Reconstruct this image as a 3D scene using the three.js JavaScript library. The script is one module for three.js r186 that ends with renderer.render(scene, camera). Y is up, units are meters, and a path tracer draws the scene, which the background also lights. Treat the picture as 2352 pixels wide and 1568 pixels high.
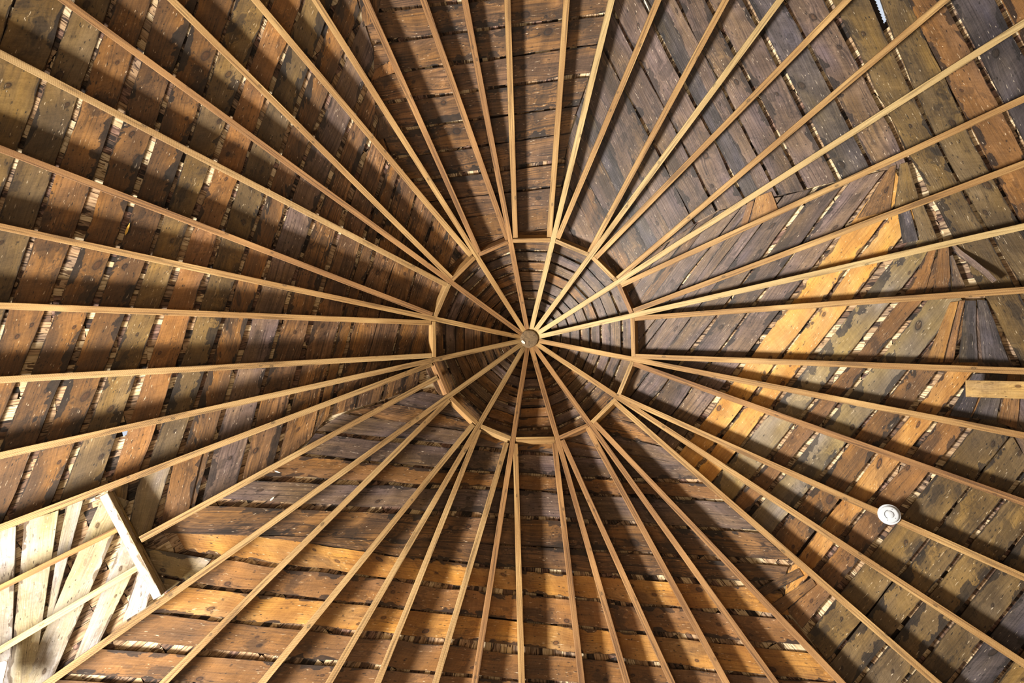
import * as THREE from 'three';
import { RoundedBoxGeometry } from 'three/addons/geometries/RoundedBoxGeometry.js';
import { mergeGeometries } from 'three/addons/utils/BufferGeometryUtils.js';
import { RectAreaLightUniformsLib } from 'three/addons/lights/RectAreaLightUniformsLib.js';

// ---------------------------------------------------------------- camera, sky, lights, exposure
const W = 2352, H = 1568, F = 1300;            // frame and focal length in pixels
const EYE = 1.45;                              // the camera stands near the floor and looks straight up
const scene = new THREE.Scene();
const camera = new THREE.PerspectiveCamera(2 * Math.atan(H / 2 / F) * 180 / Math.PI, W / H, 0.05, 60);
camera.position.set(0, EYE, 0);
camera.up.set(0, 0, 1);
camera.lookAt(0, 10, 0);
scene.add(camera);
const renderer = new THREE.WebGLRenderer({ antialias: true });
renderer.toneMapping = THREE.LinearToneMapping;
renderer.toneMappingExposure = 0.86;
renderer.shadowMap.enabled = true;
scene.background = new THREE.Color(0.80, 0.88, 1.0);
RectAreaLightUniformsLib.init();
const LIGHT = {
  window: { color: 0xfff5e8, power: 520 },     // low window on the lower left, under the eave
  door: { color: 0xfff4e6, power: 4 },       // doorway below the frame
  lamp: { color: 0xffdfb4, power: 54 },        // work lamp on the floor
};

// ---------------------------------------------------------------- the roof cone
const HA = 5.3, SLOPE = 0.585, COSB = 1 / Math.hypot(1, SLOPE), SINB = SLOPE * COSB;
const AX = 39 / F * HA, AZ = 6 / F * HA;       // axis of the cone
const RAFTER_D = 0.118, RAFTER_W = 0.042, EAVE_R = 4.05;
const dirOf = (x, y) => [(x - W / 2) / F, (H / 2 - y) / F];
function onCone(x, y, off = 0) {               // point of the roof (rafter undersides + off along its normal) along a direction from the eye
  const [dx, dz] = dirOf(x, y), top = HA + off / COSB;
  let t = top * 0.75;
  for (let i = 0; i < 30; i++) t = top - SLOPE * Math.hypot(t * dx - AX, t * dz - AZ);
  return new THREE.Vector3(t * dx, EYE + t, t * dz);
}
const coneAt = (phi, r, off = 0) => new THREE.Vector3(AX + Math.cos(phi) * (r + off * SINB), EYE + HA - SLOPE * r + off * COSB, AZ + Math.sin(phi) * (r + off * SINB));
function coneNormal(p) { const a = Math.atan2(p.z - AZ, p.x - AX); return new THREE.Vector3(Math.cos(a) * SINB, COSB, Math.sin(a) * SINB); }
const toPixel = p => [W / 2 + p.x / (p.y - EYE) * F, H / 2 - p.z / (p.y - EYE) * F];

// ---------------------------------------------------------------- small helpers
function rng(seed) { let s = seed >>> 0; return () => { s = (s + 0x6d2b79f5) >>> 0; let t = Math.imul(s ^ (s >>> 15), 1 | s); t = (t + Math.imul(t ^ (t >>> 7), 61 | t)) ^ t; return ((t ^ (t >>> 14)) >>> 0) / 4294967296; }; }
const PERM = new Float32Array(65536); { const r = rng(7); for (let i = 0; i < 65536; i++) PERM[i] = r(); }
function vnoise(x, y, s = 0) {
  const xi = Math.floor(x), yi = Math.floor(y), fx = x - xi, fy = y - yi;
  const h = (a, b) => PERM[(a * 73 + b * 1619 + s * 7919 + 1000003 * ((b + s) & 7)) & 65535];
  const u = fx * fx * (3 - 2 * fx), v = fy * fy * (3 - 2 * fy);
  const a = h(xi, yi), b = h(xi + 1, yi), c = h(xi, yi + 1), d = h(xi + 1, yi + 1);
  return a + (b - a) * u + (c - a) * v + (a - b - c + d) * u * v;
}
const fbm = (x, y, s, o = 3) => { let a = 0.5, t = 0, n = 0; for (let i = 0; i < o; i++) { t += a * vnoise(x, y, s + i * 13); n += a; a *= 0.5; x *= 2.03; y *= 2.03; } return t / n; };
const mix = (a, b, t) => a + (b - a) * t, clamp = (v, a = 0, b = 1) => Math.min(b, Math.max(a, v)), smooth = (a, b, v) => { const t = clamp((v - a) / (b - a)); return t * t * (3 - 2 * t); };
const taken = {};
const numbered = n => { const k = taken[n] = (taken[n] ?? -1) + 1; return k ? `${n}_${String(k).padStart(3, '0')}` : n; };
function put(name, geo, mat, parent = scene, data) {
  const m = new THREE.Mesh(geo, mat); m.castShadow = m.receiveShadow = true;
  m.name = parent === scene ? numbered(name) : parent.userData.count ? ((parent.userData.count[name] = (parent.userData.count[name] ?? -1) + 1) ? `${name}_${String(parent.userData.count[name]).padStart(3, '0')}` : name) : name;
  if (data) Object.assign(m.userData, data);
  parent.add(m); return m;
}
function group(name, data, pos) { const g = new THREE.Group(); g.name = numbered(name); if (pos) g.position.copy(pos); Object.assign(g.userData, data); scene.add(g); return g; }
const tex = (data, w, h, srgb) => { const t = new THREE.DataTexture(data, w, h, THREE.RGBAFormat); t.wrapS = t.wrapT = THREE.RepeatWrapping; t.magFilter = THREE.LinearFilter; t.minFilter = THREE.LinearMipmapLinearFilter; t.generateMipmaps = true; if (srgb) t.colorSpace = THREE.SRGBColorSpace; t.needsUpdate = true; return t; };

// ---------------------------------------------------------------- wood
const TILE = 2.4;                               // metres of board per texture
const KINDS = {
  //        light           dark           grain knots specks edge stain, blotches, colour of the stain
  amber:  { a: [188, 143, 76], b: [134, 93, 44], grain: .3, knots: 5, specks: 90, edge: .35, blotch: .35, stain: [46, 30, 18] },
  gold:   { a: [208, 167, 92], b: [168, 123, 60], grain: .22, knots: 4, specks: 60, edge: .4, blotch: .2, stain: [60, 46, 34] },
  rust:   { a: [150, 110, 68], b: [104, 74, 43], grain: .3, knots: 4, specks: 100, edge: .5, blotch: .45, stain: [36, 24, 17] },
  brown:  { a: [146, 106, 58], b: [92, 65, 36], grain: .38, knots: 5, specks: 150, edge: .8, blotch: .6, stain: [29, 21, 16] },
  olive:  { a: [132, 109, 68], b: [86, 69, 42], grain: .3, knots: 4, specks: 130, edge: .85, blotch: .6, stain: [28, 22, 18] },
  grey:   { a: [158, 142, 108], b: [118, 103, 76], grain: .25, knots: 2, specks: 50, edge: 1, blotch: .5, stain: [54, 49, 46] },
  purple: { a: [128, 107, 90], b: [82, 66, 56], grain: .6, knots: 3, specks: 90, edge: .6, blotch: .55, stain: [36, 29, 28] },
  slate:  { a: [94, 85, 78], b: [54, 47, 44], grain: .45, knots: 3, specks: 70, edge: .6, blotch: .6, stain: [28, 26, 29] },
  umber:  { a: [146, 108, 66], b: [76, 54, 34], grain: .75, knots: 5, specks: 90, edge: .6, blotch: .7, stain: [27, 18, 13] },
  pale:   { a: [190, 184, 166], b: [162, 152, 128], grain: .35, knots: 4, specks: 90, edge: .3, blotch: .35, stain: [84, 70, 54] },
};
function woodTexture(kind, seed, TW = 1536, TH = 96) {
  const k = KINDS[kind], r = rng(seed * 977 + 5), col = new Uint8Array(TW * TH * 4), bmp = new Uint8Array(TW * TH * 4);
  const knots = [], marks = [];
  for (let i = 0; i < k.knots; i++) knots.push({ u: r() * TILE, v: .15 + r() * .7, s: .008 + r() * r() * .018, dark: r() });
  const stain = r() * 40, WID = .155;
  for (let j = 0; j < TH; j++) for (let i = 0; i < TW; i++) {
    const u = i / TW * TILE, v = j / TH;
    // wrap along u by cross-fading the last 12 %
    const wf = smooth(.88, 1, i / TW), S = f => wf > 0 ? mix(f(u), f(u - TILE), wf) : f(u);
    let warp = 0, ring = 0, core = 0;
    for (const q of knots) {
      let du = u - q.u; if (du > TILE / 2) du -= TILE; if (du < -TILE / 2) du += TILE;
      const dv = (v - q.v) * WID, d = Math.hypot(du * .62, dv);
      if (d < q.s * 5) { const e = Math.exp(-d * d / (q.s * q.s * 3.2)); warp += Math.sign(dv || 1) * e * .09; if (d < q.s) { core = Math.max(core, smooth(q.s, q.s * .8, d)); ring = Math.max(ring, smooth(q.s * .35, 0, Math.abs(d - q.s * .82)) * (.5 + q.dark * .5)); } else ring = Math.max(ring, smooth(q.s * 1.7, q.s, d) * .35); }
    }
    const vv = v + warp;
    const wav = S(x => fbm(x * 1.7, vv * 1.2, seed, 2));
    const grain = S(x => fbm(x * 3.4, vv * 26 + wav * 9, seed + 3, 3));
    const fine = S(x => vnoise(x * 24, vv * 70 + wav * 9, seed + 9));
    const cath = .5 + .5 * Math.sin((vv * 4.5 + wav * 6.5 + fine * .15) * 6.283 * 1.6);
    const blot = S(x => fbm(x * 5.2, v * 1.5 + 3, seed + 21, 5));
    const mot = S(x => fbm(x * 9, v * 1.6, seed + 27, 4));          // cloudy mottling a few centimetres across
    const band = S(x => vnoise(x * 1.1, v * .6, seed + 31));
    let t = .1 + .55 * band + (mot - .5) * 1.5 + .22;
    t = clamp(t + (grain - .5) * k.grain * 1.5 + (cath - .5) * .13 + (fine - .5) * .2);
    const wm = S(x => fbm(x * 2.6, v * 1.4, seed + 80, 3)) - .5, tw = [1 + wm * .12, 1, 1 - wm * .6];
    let R = mix(k.a[0], k.b[0], t) * tw[0], G = mix(k.a[1], k.b[1], t), B = mix(k.a[2], k.b[2], t) * tw[2];
    // dark streaks of the grain
    const st = smooth(.58, .74, grain) * k.grain * (.3 + .7 * smooth(.4, .6, blot));
    // dark water stain that creeps in from the edges with a ragged outline, and loose blotches with a drying rim
    const ev = Math.min(v, 1 - v), sd = v > .5 ? 40 : 0, eb = S(x => fbm(x * 15, v * 3.5 + sd, seed + 44, 5)), lon = S(x => vnoise(x * 2.3, sd + 2, seed + 50));
    const lim = k.edge * (.34 * smooth(.42, .85, lon) + .05) * smooth(.3, .72, eb) * 1.25;
    const es = smooth(.018, -.02, ev - lim);
    const deep = .72 + .28 * smooth(.35, .7, mot);
    const bl = smooth(.655, .70, blot) * k.blotch * .8, blr = smooth(.02, 0, Math.abs(blot - .615)) * k.blotch * .45;
    const dk = clamp(Math.max(es * .92 * deep, bl * deep, blr, st * .75, ring * .8));
    R = mix(R, k.stain[0], dk); G = mix(G, k.stain[1], dk); B = mix(B, k.stain[2], dk);
    if (core) { const c = core * .9; R = mix(R, R * .62, c); G = mix(G, G * .54, c); B = mix(B, B * .46, c); }
    const sawm = (vnoise(u * 160, v * 3, seed + 61) - .5) * 10, g0 = (fine - .5) * 16 + (vnoise(i * .5, j * .5, seed + 70) - .5) * 14 + sawm;
    const p = (j * TW + i) * 4;
    col[p] = clamp(R + g0, 0, 255); col[p + 1] = clamp(G + g0 * .9, 0, 255); col[p + 2] = clamp(B + g0 * .8, 0, 255); col[p + 3] = 255;
    const hgt = clamp(.62 + (grain - .5) * .5 + (fine - .5) * .25 - st * .3 - ring * .35, 0, 1) * 255;
    bmp[p] = bmp[p + 1] = bmp[p + 2] = hgt; bmp[p + 3] = 255;
  }
  const stamp = (n, len, wid, rgb, a) => {                        // small lens-shaped marks along the grain: pitch pockets, worm tracks, torn pale chips
    for (let q = 0; q < n; q++) {
      const cu = r() * TW, cv = r() * TH, l = (len[0] + r() * (len[1] - len[0])) / TILE * TW, w = Math.max(.7, (wid[0] + r() * (wid[1] - wid[0])) / WID * TH), sl = (r() - .5) * .1, al = a * (.5 + r() * .5);
      for (let x = -Math.ceil(l); x <= l; x++) for (let y = -Math.ceil(w) - 1; y <= w + 1; y++) {
        const yy = Math.round(cv + x * sl + y), xx = ((Math.round(cu + x) % TW) + TW) % TW; if (yy < 0 || yy >= TH) continue;
        const e = Math.hypot(x / l, y / w) + (PERM[(xx * 31 + yy * 977) & 65535] - .5) * .5; if (e > 1) continue;
        const p = (yy * TW + xx) * 4, m = al * smooth(1, .6, e);
        for (let c = 0; c < 3; c++) col[p + c] = mix(col[p + c], rgb[c], m);
      }
    }
  };
  stamp(k.specks, [.004, .015], [.0014, .0038], k.stain.map(c => c * .7), .85);
  stamp(k.specks * .5 | 0, [.002, .005], [.001, .002], k.stain.map(c => c * .6), .8);
  stamp(64, [.004, .013], [.0009, .0021], [244, 232, 208], .95);
  stamp(12, [.012, .024], [.0012, .002], [236, 224, 200], .85);
  return { map: tex(col, TW, TH, true), bump: tex(bmp, TW, TH) };
}
const woods = {};
for (const [i, kind] of Object.keys(KINDS).entries()) woods[kind] = [0, 1, ...(['brown', 'olive', 'purple', 'umber'].includes(kind) ? [2] : [])].map(v => woodTexture(kind, i * 11 + v + 1));
const matCache = {};
function plankMaterial(kind, n) {
  const set = woods[kind], v = n % set.length, t = Math.floor(n / set.length) % 3, key = kind + v + t;
  return matCache[key] ??= new THREE.MeshStandardMaterial({ map: set[v].map, bumpMap: set[v].bump, bumpScale: .0016, roughness: .58, color: new THREE.Color().setScalar([1, .86, .74][t]) });
}
// sawn rafter timber: pale tan, fine grain, saw marks across, odd knots
function rafterTexture(seed, a, b, saw) {
  const TW = 1280, TH = 80, r = rng(seed), col = new Uint8Array(TW * TH * 4);
  const kn = []; for (let i = 0; i < 5; i++) kn.push([r() * TW, r() * TH, 2.5 + r() * 3]);
  for (let j = 0; j < TH; j++) for (let i = 0; i < TW; i++) {
    const u = i / TW * 2, v = j / TH, wf = smooth(.9, 1, i / TW), S = f => wf > 0 ? mix(f(u), f(u - 2), wf) : f(u);
    const g = S(x => fbm(x * 4, v * 16 + vnoise(x * 2, v, seed) * 4, seed, 3)), bd = S(x => vnoise(x * 2.2, v * .7, seed + 5));
    let t = clamp(bd * .9 + (g - .5) * 1.1 + .08); let d = smooth(.62, .72, g) * .18;
    for (const [x, y, s] of kn) { const e = Math.hypot((i - x) * .6, j - y) / s; if (e < 2) d = Math.max(d, e < 1 ? (e > .65 ? .42 : .22) : (2 - e) * .16); }
    const n = (PERM[(i * 131 + j * 7919) & 65535] - .5) * 26 + (Math.sin((i + j * .5) * .9) > .5 ? -saw : 0), p = (j * TW + i) * 4;
    for (let c = 0; c < 3; c++) col[p + c] = clamp(mix(a[c], b[c], t) * (1 - d) + n, 0, 255); col[p + 3] = 255;
  }
  return tex(col, TW, TH, true);
}
const rafterMaps = [rafterTexture(3, [206, 173, 118], [154, 118, 72], 6), rafterTexture(4, [184, 143, 94], [128, 92, 56], 5), rafterTexture(5, [200, 172, 124], [158, 126, 82], 22), rafterTexture(6, [212, 190, 140], [174, 148, 100], 3)];
const rafterMats = rafterMaps.map(map => new THREE.MeshStandardMaterial({ map, color: new THREE.Color(.73, .71, .66), bumpMap: map, bumpScale: .0006, roughness: .7 }));
// split shakes seen through the gaps
function shakeTexture(seed, a, b, d, cut) {
  const S = 128, col = new Uint8Array(S * S * 4);
  for (let j = 0; j < S; j++) for (let i = 0; i < S; i++) {
    const u = i / S, v = j / S, g = fbm(u * 14 + fbm(u * 3, v * 3, seed, 2) * 4, v * 1.6, seed + 2, 3), f = fbm(u * 6, v * 3.0, seed + 8, 3), fl = smooth(cut, cut + .04, f);
    const n = (PERM[(i * 131 + j * 7919 + seed * 17) & 65535] - .5) * 18, p = (j * S + i) * 4;
    for (let c = 0; c < 3; c++) col[p + c] = clamp(mix(mix(a[c], b[c], smooth(.3, .7, g)), d[c], Math.max(fl * .9, smooth(.62, .72, g) * .4)) + n, 0, 255); col[p + 3] = 255;
  }
  return tex(col, S, S, true);
}
const shakeMats = [[[222, 206, 174], [190, 168, 130], [96, 74, 54], .68], [[186, 160, 126], [148, 120, 90], [64, 46, 34], .64], [[160, 138, 114], [112, 92, 74], [48, 35, 28], .6], [[110, 86, 68], [78, 58, 47], [32, 23, 19], .58], [[150, 122, 106], [108, 82, 70], [50, 36, 31], .62], [[80, 67, 57], [54, 44, 38], [24, 19, 17], .5]]
  .map(([a, b, d, c], i) => { const t = shakeTexture(20 + i, a, b, d, c); return new THREE.MeshStandardMaterial({ map: t, bumpMap: t, bumpScale: .001, roughness: .75 }); });

// ---------------------------------------------------------------- planks: bent strips of board on the roof cone
const COVER_W = 1500, COVER_H = 1100, covered = new Uint8Array(COVER_W * COVER_H), COVER_O = 320;   // where boards hide the shakes (half-pixel map with margin)
function coverQuad(q) {
  const P = q.map(([x, y]) => [(x + COVER_O) / 2, (y + COVER_O) / 2]);
  const y0 = Math.max(0, Math.ceil(Math.min(...P.map(p => p[1])))), y1 = Math.min(COVER_H - 1, Math.floor(Math.max(...P.map(p => p[1]))));
  for (let y = y0; y <= y1; y++) {
    let a = 1e9, b = -1e9;
    for (let i = 0; i < P.length; i++) { const p = P[i], s = P[(i + 1) % P.length]; if ((p[1] <= y) !== (s[1] <= y)) { const x = p[0] + (y - p[1]) / (s[1] - p[1]) * (s[0] - p[0]); a = Math.min(a, x); b = Math.max(b, x); } }
    for (let x = Math.max(0, Math.ceil(a)); x <= Math.min(COVER_W - 1, b); x++) covered[y * COVER_W + x] = 1;
  }
}
const T_PLANK = .020;
let plankCount = 0;
// A, B: matching polylines (directions in the photograph) of the two edges; the board lies on the rafter tops there
function plank(parent, A, B, kind, o = {}) {
  const r = rng(1000 + plankCount * 31), off = RAFTER_D + .003 + (o.off ?? r() * .004), n = A.length, thick = o.thick ?? T_PLANK;
  const wob = o.wob ?? 1.3, s1 = r() * 500, s2 = r() * 500, live1 = r() < .3 ? 2.3 : .7, live2 = r() < .35 ? 2.3 : .7;
  const pa = [], pb = [];
  for (let i = 0; i < n; i++) {
    let [ax, ay] = A[i], [bx, by] = B[i]; const dx = bx - ax, dy = by - ay, l = Math.hypot(dx, dy) || 1;
    const wa = (fbm(i * .33 + s1, 3, 5, 2) - .5) * 2 * wob * live1, wb = (fbm(i * .33 + s2, 9, 6, 2) - .5) * 2 * wob * live2;
    const ex = o.ex ?? 0; pa.push([ax + dx / l * (wa - ex), ay + dy / l * (wa - ex)]); pb.push([bx + dx / l * (wb + ex), by + dy / l * (wb + ex)]);
  }
  for (let i = 0; i < n - 1; i++) coverQuad([pa[i], pa[i + 1], pb[i + 1], pb[i]]);
  const a0 = pa.map(p => onCone(p[0], p[1], off)), b0 = pb.map(p => onCone(p[0], p[1], off + (o.cup ?? 0)));
  const up = v => v.clone().addScaledVector(coneNormal(v), thick), a1 = a0.map(up), b1 = b0.map(up);
  const pos = [], uv = [], nor = []; let u = r() * TILE; const flip = r() < .5, vA = flip ? .99 : .01, vB = 1 - vA;
  const quad = (p, q, s, t, uvs) => {
    const nn = new THREE.Vector3().crossVectors(q.clone().sub(p), t.clone().sub(p)).normalize();
    for (const [v, w] of [[p, uvs[0]], [q, uvs[1]], [s, uvs[2]], [p, uvs[0]], [s, uvs[2]], [t, uvs[3]]]) { pos.push(v.x, v.y, v.z); nor.push(nn.x, nn.y, nn.z); uv.push(...w); }
  };
  // orientation: the underside must face down
  const test = new THREE.Vector3().crossVectors(a0[1].clone().sub(a0[0]), b0[0].clone().sub(a0[0])), sw = test.y > 0;
  const face = (p, q, s, t, uvs) => sw ? quad(t, s, q, p, [uvs[3], uvs[2], uvs[1], uvs[0]]) : quad(p, q, s, t, uvs);
  for (let i = 0; i < n - 1; i++) {
    const du = a0[i].distanceTo(a0[i + 1]) * .5 + b0[i].distanceTo(b0[i + 1]) * .5, u0 = u / TILE, u1 = (u + du) / TILE;
    face(a0[i], a0[i + 1], b0[i + 1], b0[i], [[u0, vA], [u1, vA], [u1, vB], [u0, vB]]);
    face(b1[i], b1[i + 1], a1[i + 1], a1[i], [[u0, vB], [u1, vB], [u1, vA], [u0, vA]]);
    face(a1[i], a1[i + 1], a0[i + 1], a0[i], [[u0, .12], [u1, .12], [u1, .02], [u0, .02]]);
    face(b0[i], b0[i + 1], b1[i + 1], b1[i], [[u0, .98], [u1, .98], [u1, .88], [u0, .88]]);
    u += du;
  }
  for (const [i, f] of [[0, 1], [n - 1, -1]]) { const q = [a0[i], b0[i], b1[i], a1[i]]; if (f < 0) q.reverse(); face(...q, [[.5, vA], [.5, vB], [.52, vB], [.52, vA]]); }
  const g = new THREE.BufferGeometry();
  g.setAttribute('position', new THREE.Float32BufferAttribute(pos, 3)); g.setAttribute('normal', new THREE.Float32BufferAttribute(nor, 3)); g.setAttribute('uv', new THREE.Float32BufferAttribute(uv, 2));
  return put('plank', g, plankMaterial(kind, o.n ?? Math.floor(r() * 97) + plankCount++), parent);
}
const lerp2 = (p, q, t) => [mix(p[0], q[0], t), mix(p[1], q[1], t)];
const line = (p, q, n) => Array.from({ length: n + 1 }, (_, i) => lerp2(p, q, i / n));
function quadPlank(parent, a0, a1, b0, b1, kind, o) { const n = Math.max(2, Math.round(Math.hypot(a1[0] - a0[0], a1[1] - a0[1]) / 22)); plank(parent, line(a0, a1, n), line(b0, b1, n), kind, { off: -.006, wob: 1, ...o }); }
function inside(p, poly) { let c = false; for (let i = 0, j = poly.length - 1; i < poly.length; j = i++) { const [xi, yi] = poly[i], [xj, yj] = poly[j]; if ((yi > p[1]) !== (yj > p[1]) && p[0] < (xj - xi) * (p[1] - yi) / (yj - yi) + xi) c = !c; } return c; }
const lagrange = (xs, ys) => x => xs.reduce((t, xi, i) => t + ys[i] * xs.reduce((q, xj, j) => j === i ? q : q * (x - xj) / (xi - xj), 1), 0);

const RING = [1226, 780], RING_R = 228;
function facet(group_, axis, poly, boards, slope, lo, hi) {
  const at = (a, c) => axis === 'y' ? [c, a] : [a, c];
  const ok = p => inside(p, poly) && Math.hypot(p[0] - RING[0], p[1] - RING[1]) > RING_R + 2;
  for (const [kind, rows] of boards) {
    const xs = Object.keys(rows).map(Number); let eA, eB;
    if (xs.length === 1) { const s = slope, x0 = xs[0]; eA = a => rows[x0][0] + s * (a - x0); eB = a => rows[x0][1] + s * (a - x0); }
    else { const q = lagrange(xs, xs.map(x => rows[x][0])), w = lagrange(xs, xs.map(x => rows[x][1])); const c0 = Math.min(...xs), c1 = Math.max(...xs);
      const lin = f => a => a < c0 ? f(c0) + (f(c0 + 40) - f(c0)) / 40 * (a - c0) : a > c1 ? f(c1) + (f(c1) - f(c1 - 40)) / 40 * (a - c1) : f(a); eA = lin(q); eB = lin(w); }
    const runs = e => { const out = []; let s = null; for (let a = lo; a <= hi; a += 3) { if (ok(at(a, e(a)))) { if (s === null) s = a; } else if (s !== null) { out.push([s, a - 3]); s = null; } } if (s !== null) out.push([s, hi]); return out; };
    const RA = runs(eA), RB = runs(eB);
    for (const [m0, m1] of runs(a => (eA(a) + eB(a)) / 2)) {
      if (m1 - m0 < 12) continue;
      const pick = R => { let best = null, v = 0; for (const q of R) { const o = Math.min(q[1], m1) - Math.max(q[0], m0); if (o > v) { v = o; best = q; } } return best ?? [m0 + (m1 - m0) * .3, m0 + (m1 - m0) * .7]; };
      const fix = q => [Math.abs(q[0] - m0) > 130 ? m0 : q[0], Math.abs(q[1] - m1) > 130 ? m1 : q[1]];
      const [a0, a1] = fix(pick(RA)), [b0, b1] = fix(pick(RB)), n = Math.max(2, Math.round((m1 - m0) / 24));
      const A = [], B = []; for (let i = 0; i <= n; i++) { const p = mix(a0, a1, i / n), q = mix(b0, b1, i / n); A.push(at(p, eA(p))); B.push(at(q, eB(q))); }
      plank(group_, A, B, kind, { wob: 2.3, ex: 2.2 });
    }
  }
}
const ceilings = {};
for (const f of ['left', 'top', 'upper right', 'right', 'bottom', 'centre']) ceilings[f] = group('ceiling', { kind: 'structure', count: {}, label: `${f === 'centre' ? 'innermost' : f} part of the board sheathing of the round roof`.slice(0, 90) });

// seams between the five fields of boards
const S1 = [[1075, 575], [970, 456], [890, 345], [852, 230], [862, 120], [820, 0], [760, -240]];
const S2 = [[1280, 545], [1302, 330], [1348, 190], [1395, 30], [1450, -240]];
const S3 = [[1430, 625], [1640, 487], [1740, 462], [1900, 425], [2062, 382], [2112, 500], [2170, 590], [2212, 690], [2246, 830], [2300, 960], [2420, 1150], [2680, 1500]];
const S4 = [[1405, 924], [1600, 1094], [1815, 1285], [1790, 1380], [1900, 1520], [2010, 1800]];
const S5L = [[1000, 880], [745, 962], [690, 1040], [560, 1112], [440, 1178], [398, 1068], [250, 1133], [0, 1225], [-300, 1335]];
const S5B = [[1000, 890], [745, 962], [690, 1040], [440, 1180], [345, 1225], [480, 1290], [370, 1370], [112, 1566], [-250, 1826]];
const HUB = [1215, 778];
facet(ceilings.left, 'y', [HUB, ...S1, [-320, -300], ...[...S5L].reverse()], [
  ['olive', { 240: [-150, -52], 630: [-290, -188] }], ['olive', { 240: [-44, 70], 630: [-178, -64] }],
  ['olive', { 240: [91, 170], 630: [-46, 37] }], ['brown', { 240: [188, 267], 630: [53, 132], 970: [-70, -4] }],
  ['brown', { 240: [296, 370], 630: [164, 233], 970: [27, 99] }], ['brown', { 240: [385, 455], 630: [254, 320], 970: [121, 189] }],
  ['olive', { 240: [467, 530], 630: [335, 390], 970: [208, 274] }], ['rust', { 240: [547, 604], 630: [412, 468], 970: [301, 357] }],
  ['olive', { 240: [617, 677], 630: [485, 541], 970: [376, 429] }], ['brown', { 240: [691, 741], 630: [554, 601], 970: [444, 499] }],
  ['purple', { 240: [756, 815], 630: [616, 673], 970: [515, 577] }], ['umber', { 240: [830, 872], 630: [685, 739], 970: [589, 649] }],
  ['umber', { 240: [884, 930], 630: [757, 806], 970: [663, 722] }], ['brown', { 240: [946, 972], 630: [817, 838], 970: [728, 750] }],
  ['umber', { 240: [980, 1030], 630: [849, 895], 970: [758, 806] }], ['umber', { 240: [1036, 1088], 630: [902, 949], 970: [812, 860] }],
  ['umber', { 240: [1096, 1138], 630: [959, 996], 970: [868, 906] }], ['umber', { 240: [1139, 1170], 630: [998, 1024], 970: [908, 936] }],
], -.34, -300, 1400);
facet(ceilings.top, 'x', [HUB, ...S1, ...[...S2].reverse()], [
  ['umber', { 940: [-175, -118], 1240: [-215, -155] }], ['umber', { 940: [-110, -54], 1240: [-148, -88] }],
  ['umber', { 940: [-46, 11], 1240: [-80, -20] }], ['umber', { 940: [23, 82], 1240: [-10, 46] }], ['umber', { 940: [95, 154], 1240: [57, 116] }], ['umber', { 940: [167, 222], 1240: [125, 182] }],
  ['umber', { 940: [234, 289], 1240: [194, 251] }], ['umber', { 940: [301, 354], 1240: [258, 312] }], ['umber', { 940: [364, 410], 1240: [319, 369] }], ['umber', { 940: [422, 466], 1240: [384, 428] }],
  ['umber', { 940: [474, 512], 1240: [438, 477] }], ['brown', { 940: [517, 560], 1240: [482, 525] }], ['umber', { 940: [565, 592], 1240: [530, 556] }],
], -.12, 700, 1460);
facet(ceilings['upper right'], 'y', [HUB, ...S2, [2700, -320], [2900, 1500], ...[...S3].reverse()], [
  ['purple', { 200: [1090, 1136] }], ['purple', { 200: [1141, 1186] }], ['umber', { 200: [1191, 1236] }], ['purple', { 200: [1240, 1290] }], ['slate', { 200: [1293, 1325] }], ['purple', { 200: [1328, 1366] }], ['purple', { 200: [1369, 1428] }], ['purple', { 200: [1438, 1495] }], ['purple', { 200: [1505, 1570] }], ['slate', { 200: [1581, 1619] }],
  ['purple', { 200: [1621, 1653] }], ['purple', { 200: [1663, 1720] }], ['purple', { 200: [1736, 1806] }], ['slate', { 200: [1827, 1898] }], ['purple', { 200: [1914, 1991] }],
  ['olive', { 0: [1915, 1994], 200: [2012, 2085], 500: [2168, 2241] }], ['olive', { 0: [2026, 2088], 200: [2101, 2174], 500: [2257, 2330] }], ['rust', { 200: [2186, 2269] }], ['slate', { 200: [2292, 2386] }], ['rust', { 200: [2408, 2500] }], ['olive', { 200: [2520, 2610] }],
], .52, -300, 1300);
facet(ceilings.right, 'y', [HUB, ...S3, ...[...S4].reverse()], [
  ['umber', { 770: [1262, 1296] }], ['purple', { 770: [1300, 1338] }], ['umber', { 770: [1342, 1372] }], ['purple', { 770: [1376, 1404] }], ['umber', { 770: [1408, 1430] }], ['purple', { 770: [1434, 1474] }], ['purple', { 770: [1482, 1499] }], ['purple', { 770: [1504, 1524] }], ['purple', { 770: [1529, 1552] }], ['purple', { 770: [1559, 1606] }], ['purple', { 770: [1622, 1674] }], ['purple', { 770: [1686, 1744] }],
  ['gold', { 770: [1765, 1826], 1115: [1508, 1564] }], ['gold', { 770: [1839, 1892], 1115: [1577, 1626] }], ['grey', { 770: [1915, 1981], 1115: [1636, 1706] }], ['rust', { 770: [2007, 2049], 1115: [1722, 1764] }],
  ['grey', { 770: [2068, 2146], 1115: [1785, 1860] }], ['brown', { 770: [2160, 2212], 1115: [1877, 1948] }], ['amber', { 770: [2240, 2300], 1115: [1964, 2022] }], ['rust', { 770: [2320, 2385], 1115: [2042, 2106] }],
  ['olive', { 770: [2410, 2500], 1115: [2133, 2223] }], ['olive', { 770: [2516, 2600], 1115: [2237, 2322] }], ['olive', { 770: [2620, 2705], 1115: [2342, 2428] }], ['olive', { 770: [2720, 2810], 1115: [2446, 2534] }], ['slate', { 770: [2826, 2916], 1115: [2552, 2640] }], ['olive', { 770: [2930, 3020], 1115: [2656, 2744] }],
], -.76, 380, 1800);
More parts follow.
